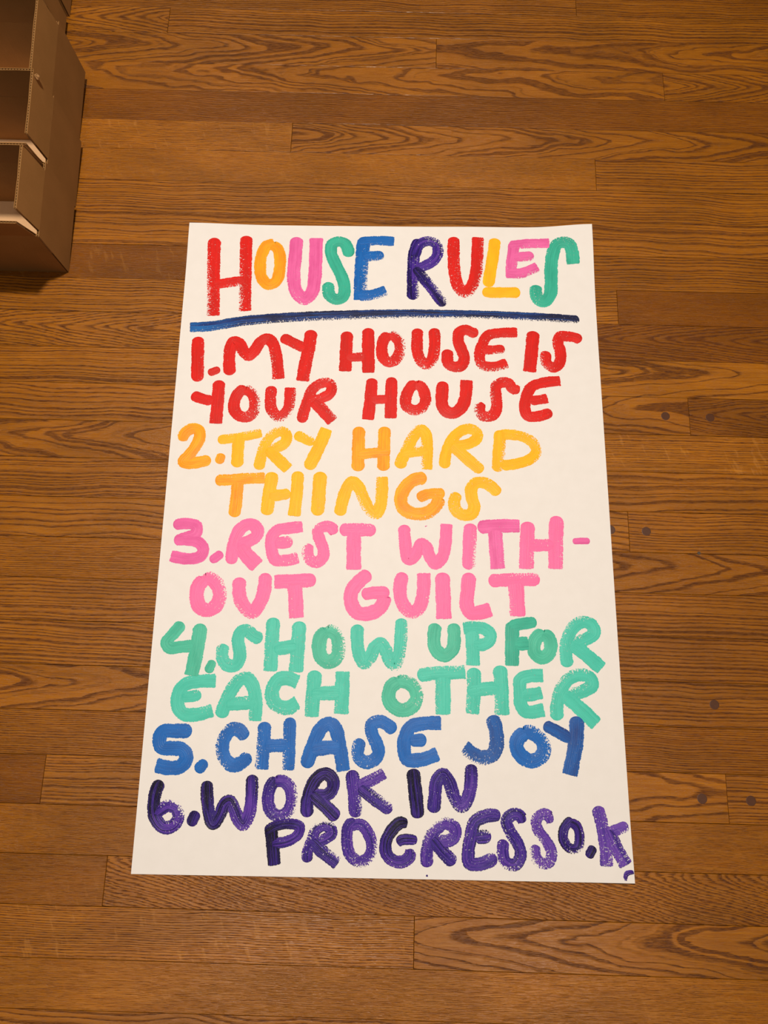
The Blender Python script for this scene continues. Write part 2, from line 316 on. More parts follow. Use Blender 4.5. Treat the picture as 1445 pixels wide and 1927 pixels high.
GLYPHS = [
('painted_letter','red brushed capital H','red',(-0.35,-0.45),[([-2776,7888,-2757,7490,-2732,7116,-2691,6583],20.1,'rq',None),([-2303,7947,-2281,7503,-2262,7129,-2233,6671],19.1,'rq',0.9),([-2725,7104,-2564,7133,-2263,7191],16.8,'rr',None)]),
('painted_letter','deep orange brushed capital O','orangedark',(0,0),[([-1868,7839,-1976,7803,-2049,7635,-2061,7433,-2021,7234,-1909,7126,-1805,7191,-1769,7391,-1779,7617,-1830,7756,-1933,7811],18.2,'qr',None)]),
('painted_letter','rose pink brushed capital U','pinkdark',(0,-0.45),[([-1543,7955,-1548,7649,-1552,7272,-1501,7026,-1374,6892,-1272,7007,-1240,7231,-1240,7531,-1250,7945],20.4,'rq',None)]),
('painted_letter','green brushed capital S','tealdark',(-0.1,0.2),[([-754,7630,-763,7746,-819,7860,-915,7895,-1006,7842,-1017,7701,-947,7514,-851,7316,-796,7144,-804,6971,-894,6907,-999,6966,-1031,7088,-1025,7197],18.8,'rr',None)]),
('painted_letter','blue brushed capital E','blue',(0.45,-0.35),[([-535,7970,-549,7550,-554,7175,-548,6904],21.1,'rq',None),([-76,7918,-324,7924,-621,7891],16.7,'qr',None),([-599,6981,-404,6994,-172,7074],18.1,'rq',None),([-535,7646,-223,7665],18.0,'rr',None)]),
('painted_letter','purple brushed capital R','purple',(0.45,0.4),[([303,7967,234,7748,218,7445,218,7196,227,6933],18.8,'rr',(0.4,0.3,-0.1)),([231,7672,305,7877,437,7937,559,7884,582,7732,518,7604,387,7512,257,7459],17.5,'qr',0.5),([235,7483,346,7336,501,7130,694,6848],18.1,'rr',(0.1,0.3,0))]),
('painted_letter','red brushed capital U','red',(0.3,-0.75),[([818,8019,815,7713,837,7387,892,7165,990,7064,1087,7183,1149,7395,1172,7723,1181,8021],19.0,'rq',None)]),
('painted_letter','orange brushed capital L','orange',(0,0),[([1438,8010,1407,7729,1349,7351,1326,7177],18.3,'rr',None),([1239,7100,1369,7087,1564,7092,1802,7096],18.1,'rr',None)]),
('painted_letter','rose pink brushed capital E','pinkdark',(0.2,-0.35),[([1724,7954,1699,7712,1673,7485,1680,7335],17.8,'rq',None),([2247,7930,1949,7927,1644,7893],16.6,'qr',None),([1703,7687,1857,7704,2015,7715],17.0,'rr',None),([1607,7420,1808,7418,2068,7533],17.3,'rq',None)]),
('painted_letter','green brushed capital S','tealdark',(0,0.6),[([2587,7567,2572,7774,2532,7900,2445,7936,2356,7908,2292,7753,2261,7501,2257,7252,2234,7066,2145,6953,2055,7000,2030,7110,2032,7228],19.8,'qr',None)]),
('painted_underline','long navy and blue brushed underline','navy',(0.05,-0.85),[([-3014,6389,-2720,6414,-2234,6514,-1359,6610,-587,6660,-61,6686,487,6699,1366,6701,2331,6672,2653,6652],16.5,'qr',(0.9,0.3,0.12,0.12,0.12,0.1,-0.3))]),
('painted_digit','red brushed numeral 1','red',(0.2,0),[([-2880,6241,-2857,5939,-2822,5526],18.9,'rr',None)]),
('painted_dot','red painted full stop','red',(0,0),[([-2685,5659,-2603,5696,-2518,5738],12.3,'rr',None)]),
('painted_letter','red brushed capital M','red',(-0.2,-0.25),[([-2369,5638,-2397,5858,-2399,6046,-2358,6177,-2282,6155,-2197,6016,-2125,5955,-2049,6032,-1965,6188,-1867,6233,-1793,6169,-1725,5947,-1671,5595],17.9,'rq',None)]),
('painted_letter','red brushed capital Y','red',(0.1,-0.1),[([-1678,6274,-1550,6211,-1309,6087],16.7,'rr',None),([-1240,6396,-1267,6100,-1305,5818,-1328,5574],19.2,'rq',None)]),
('painted_letter','red brushed capital H','red',(0,0.2),[([-722,6388,-726,6115,-726,5745],18.5,'rq',None),([-731,5969,-562,5979,-372,6007],14.7,'rr',None),([-419,6452,-408,6124,-393,5734],18.5,'rq',None)]),
('painted_letter','red brushed capital O','red',(0.5,0.4),[([-98,6358,-181,6284,-213,6129,-183,5977,-101,5912,-9,5958,51,6101,33,6254,-44,6335,-129,6350],17.4,'rr',None)]),
('painted_letter','red brushed capital U','red',(0.15,-0.6),[([302,6467,294,6261,306,6073,357,5945,436,5887,511,5961,545,6126,550,6292,537,6478],17.4,'rr',None)]),
('painted_letter','red brushed capital S','red',(0,-0.1),[([1180,6397,1097,6421,997,6462,905,6416,890,6278,937,6137,976,6009,938,5891,843,5863,752,5909,734,6026,742,6141],17.4,'rr',None)]),
('painted_letter','red brushed capital E','red',(0,-0.45),[([1748,6439,1492,6425,1321,6380,1239,6240,1196,6050,1233,5906,1402,5880,1596,5944],16.5,'qq',None),([1234,6140,1404,6150,1563,6166],15.2,'rr',None)]),
('painted_letter','red brushed capital I','red',(0,0),[([1979,6467,1944,6117,1910,5808],19.3,'rq',None)]),
('painted_letter','red brushed capital S','red',(-0.4,0),[([2669,6322,2577,6376,2460,6392,2354,6384,2329,6281,2357,6152,2357,6011,2304,5912,2244,5892,2161,5948,2143,6048,2141,6151],17.0,'rr',None)]),
('painted_letter','red brushed capital Y','red',(0,0),[([-2890,5325,-2747,5267,-2572,5227],16.6,'rr',None),([-2516,5558,-2510,5233,-2510,4886],18.4,'rq',None)]),
('painted_letter','red brushed capital O','red',(0.5,0.4),[([-2113,5449,-2213,5382,-2273,5239,-2262,5104,-2185,5016,-2090,5000,-2002,5066,-1978,5202,-2011,5338,-2089,5409,-2173,5413],17.3,'rr',None)]),
('painted_letter','red brushed capital U','red',(0.35,-0.75),[([-1759,5489,-1766,5276,-1740,5129,-1624,5009,-1516,5113,-1490,5261,-1496,5475],16.9,'rq',None)]),
('painted_letter','red brushed capital R','red',(0.15,0.35),[([-1309,4935,-1286,5085,-1230,5313,-1171,5463,-1070,5547,-966,5563,-909,5505,-927,5401,-1038,5323,-1202,5257],16.3,'rr',None),([-1172,5281,-1030,5149,-866,4967],18.7,'rq',None)]),
('painted_letter','red brushed capital H','red',(0,0),[([-336,5652,-351,5337,-377,5005],17.5,'rq',None),([-350,5315,-79,5334],13.9,'rr',None),([-59,5676,-59,5345,-57,5036],17.5,'rq',None)]),
('painted_letter','red brushed capital O','red',(0.2,-0.5),[([299,5612,207,5513,151,5363,160,5238,259,5173,358,5194,427,5302,417,5427,363,5540,258,5583],17.0,'rr',None)]),
('painted_letter','red brushed capital U','red',(0,0),[([676,5631,663,5456,669,5252,732,5163,836,5148,939,5237,991,5374,1012,5661],18.3,'rq',None)]),
('painted_letter','red brushed capital S','red',(-0.6,0.3),[([1766,5505,1660,5548,1609,5624,1515,5636,1430,5580,1423,5432,1438,5273,1406,5159,1322,5103,1229,5121,1188,5216,1226,5322],17.0,'rr',None)]),
('painted_letter','red brushed capital E','red',(0.1,0.1),[([2347,5681,2154,5658,1943,5583,1856,5421,1832,5239,1871,5127,2016,5126,2216,5199],16.5,'qr',None),([1896,5358,2042,5380,2160,5406],15.2,'rq',None)]),
('painted_digit','deep orange brushed numeral 2','orangedark',(0,0),[([-2965,4611,-2934,4724,-2844,4800,-2750,4789,-2715,4697,-2751,4564,-2839,4408,-2911,4308,-2827,4284,-2667,4314,-2529,4351],17.1,'rr',None)]),
('painted_dot','deep orange painted full stop','orangedark',(0,0),[([-2388,4446,-2420,4289],13.4,'rr',None)]),
('painted_letter','orange brushed capital T','orange',(0,0.4),[([-2463,4642,-2246,4677,-2064,4715,-1851,4770],14.5,'rq',None),([-2168,4734,-2168,4470,-2159,4244],17.4,'qr',None)]),
('painted_letter','orange brushed capital R','orange',(-0.35,0.55),[([-1864,4217,-1844,4370,-1806,4568,-1715,4736,-1595,4799,-1510,4752,-1513,4642,-1611,4562,-1762,4514],16.3,'rr',None),([-1773,4536,-1632,4408,-1448,4239],17.4,'rq',None)]),
('painted_letter','orange brushed capital Y','orange',(0.25,0.5),[([-1391,4767,-1281,4710,-1102,4642],15.8,'rr',None),([-950,4857,-1047,4566,-1184,4242],18.4,'qr',None)]),
('painted_letter','deep orange brushed capital H','orangedark',(0,0.1),[([-496,4900,-494,4560,-490,4233],18.3,'rr',None),([-139,4910,-140,4569,-139,4249],17.9,'rr',None),([-511,4476,-275,4511,-51,4524],15.7,'rr',None)]),
('painted_letter','orange brushed capital A','orange',(-0.5,0.4),[([77,4292,115,4423,189,4600,272,4779,369,4879,440,4806,459,4586,453,4285],17.2,'rq',None),([93,4499,276,4541,496,4569],15.3,'rr',None)]),
('painted_letter','orange brushed capital R','orange',(0.2,0.15),[([707,4309,716,4483,776,4682,888,4840,1032,4911,1145,4870,1160,4781,1053,4690,817,4644],16.3,'rr',None),([797,4672,991,4487,1231,4276],17.8,'rr',None)]),
('painted_letter','orange brushed capital D','orange',(0.6,0.15),[([1448,4829,1608,4838,1792,4810,1934,4725,1983,4601,1909,4490,1704,4406,1479,4370],16.1,'rr',None),([1485,4901,1466,4613,1442,4278],18.3,'rr',None)]),
('painted_letter','deep orange brushed capital T','orangedark',(0,0.2),[([-2133,4059,-2136,3782,-2146,3525],17.4,'qr',None),([-2448,4046,-2259,4060,-2058,4083,-1765,4103],16.8,'rq',None)]),
('painted_letter','orange brushed capital H','orange',(0,0),[([-1669,4190,-1689,3879,-1708,3566],18.8,'rr',None),([-1706,3836,-1556,3857,-1397,3887],16.6,'rr',None),([-1314,4211,-1316,3889,-1332,3560],17.5,'rq',None)]),
('painted_letter','orange brushed capital I','orange',(0,0),[([-1005,4213,-1010,3898,-1018,3577],19.2,'rr',None)]),
('painted_letter','orange brushed capital N','orange',(-0.3,-0.5),[([-717,3585,-687,3779,-634,3972,-567,4076,-474,4008,-395,3830,-309,3674,-228,3624,-167,3730,-150,3921,-153,4165],17.4,'rq',None)]),
('painted_letter','deep orange brushed capital G','orangedark',(0.15,-0.1),[([465,4163,304,4137,184,4037,113,3865,150,3718,292,3642,472,3660,601,3772,646,3901],19.1,'rr',None),([335,3860,488,3928,714,3945],15.8,'rr',None)]),
('painted_letter','orange brushed capital S','orange',(0,0.4),[([1455,3948,1375,4038,1265,4109,1143,4110,1078,4030,1082,3891,1116,3766,1072,3659,952,3646,862,3717,841,3832,891,3960],17.4,'rr',None)]),
('painted_digit','rose pink brushed numeral 3','pinkdark',(0,0),[([-2964,3391,-2795,3417,-2645,3387,-2646,3284,-2756,3231,-2878,3198],16.2,'rr',None),([-2933,3183,-2773,3188,-2614,3166,-2525,3072,-2561,2963,-2728,2927,-2955,2959],16.5,'rq',None)]),
('painted_dot','rose pink painted full stop','pinkdark',(0,0),[([-2263,3025,-2418,2897],13.0,'rr',None)]),
('painted_letter','pink brushed capital R','pink',(0,0),[([-2132,2869,-2133,3007,-2108,3223,-2036,3377,-1915,3433,-1822,3372,-1820,3274,-1918,3196,-2080,3133],17.6,'rr',None),([-2040,3150,-1947,3012,-1780,2851],21.3,'rq',None)]),
('painted_letter','pink brushed capital E','pink',(0.35,0.35),[([-1205,3418,-1388,3391,-1543,3358,-1614,3258,-1607,3086,-1548,2949,-1403,2942,-1240,2985],17.0,'qq',None),([-1584,3177,-1459,3187,-1330,3212],17.9,'rr',None)]),
('painted_letter','pink brushed capital S','pink',(-0.5,0.4),[([-754,3330,-824,3415,-919,3425,-1000,3362,-966,3233,-915,3116,-913,3002,-998,2921,-1094,2972,-1125,3078,-1109,3182],16.5,'rr',None)]),
('painted_letter','pink brushed capital T','pink',(0,0.3),[([-708,3388,-468,3394,-213,3395],18.9,'rr',None),([-512,3354,-503,3095,-493,2835],20.0,'qq',None)]),
('painted_letter','pink brushed capital W','pink',(0,0),[([164,3481,181,3265,232,2996,314,3049,404,3219,467,3176,521,3038,594,2950,686,3042,726,3237,739,3508],17.0,'rq',None)]),
('painted_letter','pink brushed capital I','pink',(0.6,0),[([1065,3524,1052,3202,1044,2878],19.2,'rr',None)]),
('painted_letter','rose pink brushed capital T','pinkdark',(0.2,0),[([1393,3450,1411,3169,1429,2897],20.0,'qq',None),([1157,3469,1404,3498,1730,3507],19.4,'rq',None)]),
('painted_letter','pink brushed capital H','pink',(0.3,0.2),[([1844,3571,1822,3224,1810,2907],20.5,'rq',None),([2234,3663,2212,3277,2201,2918],20.5,'rq',None),([1837,3235,2190,3255],17.9,'rr',None)]),
('painted_hyphen','rose pink painted hyphen','pinkdark',(0,0),[([2437,3310,2545,3319,2672,3322],9.2,'rr',None)]),
('painted_letter','pink brushed capital O','pink',(0.4,0.3),[([-2456,2669,-2540,2572,-2558,2426,-2504,2282,-2388,2240,-2282,2309,-2249,2455,-2306,2600,-2394,2665,-2508,2668],19.9,'rr',None)]),
('painted_letter','pink brushed capital U','pink',(-0.15,-0.55),[([-2005,2692,-2003,2525,-1960,2359,-1817,2223,-1714,2356,-1669,2534,-1670,2761],19.0,'rr',None)]),
('painted_letter','pink brushed capital T','pink',(-0.2,-0.1),[([-1545,2642,-1324,2659,-988,2682],19.3,'qr',None),([-1270,2608,-1244,2400,-1222,2163],20.3,'qq',None)]),
('painted_letter','pink brushed capital G','pink',(0,0),[([-273,2803,-401,2695,-508,2545,-513,2399,-426,2261,-283,2249,-143,2316,-85,2411,-77,2515],19.4,'rr',None),([-377,2496,-239,2527,-7,2538],17.4,'rr',None)]),
('painted_letter','pink brushed capital U','pink',(0.1,-0.5),[([174,2816,130,2646,151,2438,225,2320,301,2281,387,2341,439,2550,441,2819],18.5,'rq',None)]),
('painted_letter','pink brushed capital I','pink',(0,0),[([688,2830,701,2516,714,2203],20.4,'rq',None)]),
('painted_letter','pink brushed capital L','pink',(0,0),[([1048,2838,1027,2608,1013,2400,1068,2298,1190,2306,1332,2351],19.4,'rq',None)]),
('painted_letter','pink brushed capital T','pink',(-0.3,0.4),[([1300,2731,1499,2751,1986,2777],18.8,'rr',None),([1663,2709,1675,2480,1680,2264],21.2,'qq',None)]),
('paint_speck','small rose pink speck of paint','pinkdark',(0,0),[([446,3461,463,3470,482,3477],1.3,'rr',None)]),
('painted_digit','sea green brushed numeral 4','tealmid',(0,0),[([-2706,2066,-2799,1935,-2895,1795,-2842,1731,-2717,1743,-2519,1769],16.5,'rr',None),([-2471,2059,-2486,1753,-2532,1377],19.1,'rq',None)]),
('painted_dot','sea green painted full stop','tealmid',(0,0),[([-2265,1585,-2327,1420],12.4,'rr',None)]),
('painted_letter','teal brushed capital S','teal',(-0.2,0.45),[([-1647,1872,-1760,1911,-1861,1987,-1937,1959,-1968,1873,-1942,1747,-1925,1632,-1964,1538,-2046,1519,-2130,1575,-2160,1689,-2142,1801],17.3,'rr',None)]),
('painted_letter','teal brushed capital H','teal',(-0.15,-0.15),[([-1522,2163,-1522,1822,-1519,1461],18.7,'rq',None),([-1176,2123,-1182,1789,-1189,1457],19.1,'rq',None),([-1495,1743,-1329,1775,-1183,1794],18.2,'rr',None)]),
('painted_letter','sea green brushed capital O','tealmid',(0.5,0.35),[([-793,2016,-884,1935,-904,1776,-860,1651,-770,1608,-672,1661,-644,1804,-673,1941,-750,2002,-845,2006],19.4,'rr',None)]),
('painted_letter','teal brushed capital W','teal',(0.35,-0.5),[([-415,2103,-414,1916,-380,1717,-308,1598,-238,1669,-173,1817,-103,1861,-41,1779,15,1644,79,1584,133,1700,155,1911,160,2199],17.4,'rr',None)]),
('painted_letter','sea green brushed capital U','tealmid',(0,0),[([610,2145,586,1986,605,1818,719,1724,830,1814,850,1972,835,2151],17.7,'rr',None)]),
('painted_letter','teal brushed capital P','teal',(-0.15,0.3),[([1082,2106,1088,1894,1096,1606],18.2,'qq',None),([966,2086,1114,2107,1252,2086,1325,2007,1303,1932,1219,1881,1082,1884],16.6,'qr',None)]),
('painted_letter','green brushed capital F','tealdark',(0,0),[([1610,2196,1602,1909,1598,1615],18.7,'rq',None),([1563,2137,1750,2172,1930,2203],15.8,'rr',None),([1640,1899,1817,1919],18.3,'rq',None)]),
('painted_letter','sea green brushed capital O','tealmid',(0,0),[([2033,2069,1925,1992,1885,1885,1900,1786,1993,1737,2078,1791,2106,1901,2073,2006,1969,2042],18.1,'rr',None)]),
('painted_letter','teal brushed capital R','teal',(-0.4,0.45),[([2320,1621,2298,1781,2326,1992,2416,2154,2534,2219,2649,2182,2672,2069,2568,1995,2376,1930],17.6,'rr',None),([2366,1940,2560,1788,2757,1616],19.0,'rq',None)]),
('painted_letter','teal brushed capital E','teal',(0.1,0.3),[([-2208,1324,-2384,1315,-2589,1272,-2672,1167,-2665,984,-2584,896,-2409,894,-2218,952],17.7,'qq',None),([-2635,1103,-2491,1121,-2382,1149],15.2,'rr',None)]),
('painted_letter','teal brushed capital A','teal',(-0.35,0.35),[([-2113,858,-2081,1001,-2013,1185,-1907,1342,-1815,1366,-1724,1255,-1680,1072,-1673,830],17.9,'rq',None),([-2069,1025,-1884,1047,-1659,1073],17.7,'rr',None)]),
('painted_letter','teal brushed capital C','teal',(-0.1,-0.3),[([-1152,1332,-1284,1380,-1408,1356,-1478,1221,-1457,1089,-1366,1016,-1242,1014,-1142,1083],19.0,'qq',None)]),
('painted_letter','teal brushed capital H','teal',(-0.2,-0.25),[([-940,1491,-953,1215,-957,899],19.1,'rq',None),([-585,1488,-582,1225,-583,945],19.1,'qq',None),([-983,1194,-776,1203,-590,1215],18.7,'rr',None)]),
('painted_letter','sea green brushed capital O','tealmid',(0.35,0.3),[([156,1389,44,1308,17,1160,81,1060,206,1017,329,1077,378,1201,324,1328,209,1380,94,1383],18.5,'rr',None)]),
('painted_letter','teal brushed capital T','teal',(-0.3,0.35),[([707,1466,709,1220,711,973],20.3,'qq',None),([376,1457,571,1494,800,1510,1000,1526],18.4,'rq',None)]),
('painted_letter','teal brushed capital H','teal',(-0.3,-0.3),[([1107,1581,1102,1272,1081,993],18.7,'rq',None),([1441,1619,1454,1322,1461,988],19.5,'rq',None),([1019,1270,1278,1318,1444,1322],17.8,'rr',None)]),
('painted_letter','teal brushed capital E','teal',(0.1,0.1),[([1998,1506,1820,1493,1705,1442,1696,1288,1706,1126,1770,1043,2001,1073],17.4,'qq',None),([1712,1244,1857,1262,1978,1292],16.9,'rq',None)]),
('painted_letter','teal brushed capital R','teal',(-0.45,0.45),[([2162,943,2158,1098,2199,1282,2297,1448,2445,1529,2590,1502,2623,1406,2500,1321,2270,1259],17.5,'rr',None),([2250,1283,2470,1090,2658,911],19.3,'rq',None)]),
('painted_digit','blue brushed numeral 5','blue',(0,0),[([-2457,685,-2662,683,-2825,667,-2860,570,-2822,477,-2682,469,-2559,456,-2497,364,-2560,255,-2699,231,-2875,259],18.2,'rq',None)]),
('painted_dot','blue painted full stop','blue',(0,0),[([-2246,332,-2361,192],14.7,'rr',None)]),
('painted_letter','blue brushed capital C','blue',(-0.6,0.1),[([-1765,611,-1861,713,-1952,725,-2033,633,-2063,504,-2021,367,-1914,286,-1799,324,-1711,429],17.8,'rr',None)]),
('painted_letter','blue brushed capital H','blue',(-0.45,-0.1),[([-1545,826,-1546,547,-1550,242],17.8,'rq',None),([-1230,889,-1220,557,-1216,241],16.5,'rq',None),([-1535,528,-1240,546],16.9,'rr',None)]),
('painted_letter','blue brushed capital A','blue',(-0.1,-0.1),[([-1001,278,-967,396,-912,585,-827,766,-733,829,-649,771,-589,574,-525,249],18.0,'rq',None),([-952,495,-770,526,-568,545],18.2,'rr',None)]),
('painted_letter','blue brushed capital S','blue',(-0.35,0.2),[([108,744,9,833,-94,872,-195,823,-177,704,-117,587,-93,479,-161,389,-272,371,-352,443,-350,551,-323,655],16.9,'rr',None)]),
('painted_letter','blue brushed capital E','blue',(0,0),[([691,872,491,863,307,813,238,696,227,538,264,421,436,416,654,494],17.7,'qq',None),([290,644,412,653,508,660],16.6,'rr',None)]),
('painted_letter','deep blue brushed capital J','bluedark',(-0.35,-0.35),[([1328,986,1381,807,1390,629,1338,505,1206,461,1084,506,979,588],18.9,'rq',None)]),
('painted_letter','blue brushed capital O','blue',(0.4,0.3),[([1780,798,1666,716,1640,596,1713,485,1833,441,1946,497,1990,616,1921,733,1821,790,1698,780],18.9,'rr',None)]),
('painted_letter','deep blue brushed capital Y','bluedark',(0.05,0),[([1986,888,2128,824,2338,711],15.8,'rr',None),([2412,1004,2389,696,2297,283],19.5,'rq',None)]),
('painted_digit','dark purple brushed numeral 6','purpledark',(0.25,0.7),[([-2793,82,-2839,-50,-2850,-203,-2818,-353,-2707,-467,-2589,-450,-2529,-345,-2569,-242,-2672,-213,-2785,-286,-2859,-339],16.3,'rr',(-0.1,0.1,0.65,0.6,0.4))]),
('painted_dot','dark purple painted full stop','purpledark',(0,0),[([-2310,-271,-2380,-447],14.3,'rr',0.2)]),
('painted_letter','dark purple brushed capital W','purpledark',(0.2,-0.25),[([-2218,91,-2197,-108,-2154,-297,-2095,-412,-2023,-312,-1974,-178,-1913,-142,-1849,-241,-1779,-372,-1721,-413,-1662,-283,-1647,-55,-1660,180],16.1,'rr',(-0.1,0.2,0.3,0.5,0.75,0.2))]),
('painted_letter','purple brushed capital O','purple',(0.55,-0.2),[([-1355,149,-1427,28,-1441,-126,-1389,-257,-1286,-299,-1189,-251,-1149,-117,-1176,35,-1261,106,-1392,110],16.0,'rr',(0.2,0.7,0.7,0.8,0.6))]),
('painted_letter','dark purple brushed capital R','purpledark',(0,0),[([-943,-305,-959,-150,-919,42,-841,169,-743,217,-653,146,-653,30,-740,-45,-901,-34],16.3,'rr',(0.5,0.1,0.2,0.4)),([-922,-16,-776,-130,-568,-313],17.3,'rr',0.4)]),
('painted_letter','purple brushed capital K','purple',(0.35,0.35),[([-422,269,-385,35,-345,-291],17.4,'rr',0.6),([-337,84,-188,146,-10,246],15.4,'qq',0.9),([-326,75,-141,-54,93,-204],16.5,'rr',0.5)]),
('painted_letter','dark purple brushed capital I','purpledark',(0,0),[([341,306,378,18,417,-280],17.8,'rr',0.0)]),
('painted_letter','purple brushed capital N','purple',(-0.1,-0.35),[([605,-212,619,-14,641,159,717,248,792,164,863,-26,948,-125,1024,-31,1064,152,1068,381],16.9,'rr',(0.4,0.5,0.3,0.5,0.6,0.1))]),
('painted_letter','dark purple brushed capital P','purpledark',(0,0.2),[([-1387,-436,-1356,-612,-1313,-869],16.2,'qq',(-0.1,0,0.2)),([-1453,-488,-1319,-413,-1161,-386,-1037,-413,-1046,-501,-1150,-578,-1364,-627],13.1,'rr',(-0.1,0.3,0.5,0.3))]),
('painted_letter','purple brushed capital R','purple',(-0.2,0.75),[([-923,-825,-922,-693,-874,-561,-836,-452,-759,-400,-663,-416,-636,-480,-707,-542,-872,-602],14.3,'rr',0.5),([-884,-565,-749,-688,-546,-825],16.5,'rq',0.45)]),
('painted_letter','purple brushed capital O','purple',(0.5,-0.5),[([-350,-320,-435,-400,-450,-544,-405,-718,-291,-797,-177,-750,-140,-612,-186,-476,-283,-374,-412,-389],14.8,'rr',0.7)]),
('painted_letter','dark purple brushed capital G','purpledark',(0.1,-0.15),[([291,-330,197,-338,105,-418,27,-564,43,-705,138,-779,242,-781,322,-719,326,-632],15.3,'rr',(-0.1,0.1,0.3,0.5,0.4)),([158,-566,237,-530,412,-531],13.1,'rr',0.4)]),
('painted_letter','purple brushed capital R','purple',(-0.3,0.65),[([535,-839,527,-671,565,-503,652,-388,751,-326,854,-364,871,-466,772,-534,614,-524],15.9,'rr',0.75),([584,-502,714,-647,872,-790],16.5,'rr',0.4)]),
('painted_letter','purple brushed capital E','purple',(-0.1,0.35),[([1431,-216,1268,-225,1112,-301,1069,-452,1033,-638,1049,-770,1166,-785,1379,-698],16.5,'rr',0.55),([1108,-482,1207,-470,1314,-460],17.0,'rr',0.5)]),
('painted_letter','purple brushed capital S','purple',(-0.3,-0.3),[([1704,-299,1666,-210,1576,-203,1502,-280,1544,-401,1640,-547,1669,-676,1587,-784,1480,-745,1448,-626,1467,-493],15.4,'rr',0.55)]),
('painted_letter','light purple brushed capital S','purplelight',(-0.5,-0.2),[([2045,-290,2008,-196,1935,-193,1863,-270,1896,-391,1986,-500,2044,-628,2013,-739,1931,-756,1857,-698,1841,-542],14.2,'rr',0.9)]),
('painted_letter','dark purple brushed capital O','purpledark',(0.3,-0.5),[([2311,-230,2208,-345,2194,-476,2270,-576,2359,-564,2393,-433,2358,-313,2261,-259],12.6,'rr',0.3)]),
('painted_dot','dark purple painted full stop','purpledark',(0,0),[([2562,-540,2482,-675],12.1,'rr',0.1)]),
('painted_letter','light purple brushed capital K','purplelight',(0.2,-0.25),[([2622,-73,2675,-313,2704,-536,2703,-770],16.5,'rq',0.8),([2730,-396,2851,-346,2993,-289],14.3,'rr',0.9),([2743,-340,2822,-533,2939,-750],17.3,'rq',0.7)]),
('paint_speck','small light purple speck of paint','purplelight',(0.3,-0.3),[([3023,-815,2936,-842,2912,-920],6.6,'rr',0.3)]),
('paint_speck','small dark purple speck of paint','purpledark',(0,0),[([525,-923,545,-945],2.7,'rr',0.3)])
]
for a in GLYPHS: glyph(*a)
# ---------------------------------------------------------------- corrugated boxes
def kraft(name, c1, c2):
    t = NT(name); tc = t.n('ShaderNodeTexCoord').outputs['Object']
    x, y, z = t.sep(tc)
    fibre = t.noise(tc, 900.0, 3.0, .7); bl = t.noise(tc, 18.0, 3.0)
    flute = t.noise(t.xyz(t.M('MULTIPLY', t.M('ADD', x, y), 190.0), t.M('MULTIPLY', z, 3.0)), 1.0, 1.0)
    c = t.mix(t.ramp(t.M('ADD', t.M('MULTIPLY', fibre, .5), t.M('MULTIPLY', bl, .5)), .35, .65), c1, c2)
    return t.bsdf(c, .72, .25, t.M('ADD', flute, t.M('MULTIPLY', fibre, .3)), .0008, .35)
KRAFT = kraft('kraft_liner', lin(146, 104, 54), lin(158, 113, 61))
FLUTE = kraft('kraft_flute', lin(150, 110, 66), lin(164, 122, 76))
INNER = kraft('pale_liner', lin(208, 166, 122), lin(216, 176, 132))
TH = 0.0033
def panel(name, p0, U, V, N, parent, lu, lv, mat=KRAFT, slump=0.0, label=None):
    """corrugated board: two liners and a wavy medium whose flutes run along V; the cut edge shows at the V end"""
    p0, U, V, N = Vector(p0), Vector(U).normalized(), Vector(V).normalized(), Vector(N).normalized()
    vs, fs = [], []
    def pt(u, v, n): return p0 + U * u + V * v + N * (n - slump * v / lv)
    nu = max(2, int(lu / .02)); nvv = 4; th = .0006
    def slab(n0, n1, jit):
        b = len(vs)
        for nn in (n0, n1):
            for j in range(nvv + 1):
                for i in range(nu + 1):
                    k = .0004 * math.sin(i * 1.9 + jit) * (j == nvv) + .0003 * math.sin(i * 4.3 + jit * 2) * (j == nvv)
                    vs.append(pt(lu * i / nu, lv * j / nvv + k, nn))
        w_ = nu + 1; l = w_ * (nvv + 1)
        for j in range(nvv):
            for i in range(nu):
                a = b + j * w_ + i; fs.append((a, a + w_, a + w_ + 1, a + 1)); a += l; fs.append((a, a + 1, a + w_ + 1, a + w_))
        for i in range(nu):
            for a, r in ((b + i, 0), (b + nvv * w_ + i, 1)): fs.append((a, a + 1, a + 1 + l, a + l) if not r else (a + 1, a, a + l, a + 1 + l))
        for j in range(nvv):
            for a, r in ((b + j * w_, 1), (b + j * w_ + nu, 0)): fs.append((a, a + w_, a + w_ + l, a + l) if not r else (a + w_, a, a + l, a + w_ + l))
    slab(0, th, 1.0); slab(TH - th, TH, 2.3)
    o = mesh(name, [tuple(v) for v in vs], fs, mat, parent)
    if label: o['label'] = label
    vs2, fs2 = [], []; m = int(lu / .0006); pitch = .0041
    for i in range(m + 1):
        u = lu * i / m; n0 = TH / 2 + (TH / 2 - th * 1.3) * math.sin(u / pitch * 2 * math.pi)
        for dn in (-.00035, .00035): vs2.append(tuple(pt(u, lv * .55, n0 + dn))); vs2.append(tuple(pt(u, lv - .0013, n0 + dn)))
    for i in range(m):
        a = i * 4; fs2 += [(a, a + 1, a + 5, a + 4), (a + 2, a + 6, a + 7, a + 3), (a + 1, a + 3, a + 7, a + 5)]
    f = mesh('fluting', vs2, fs2, FLUTE, o)
    return o
HB, HF = .116, .062            # wall height to the score line, flap length
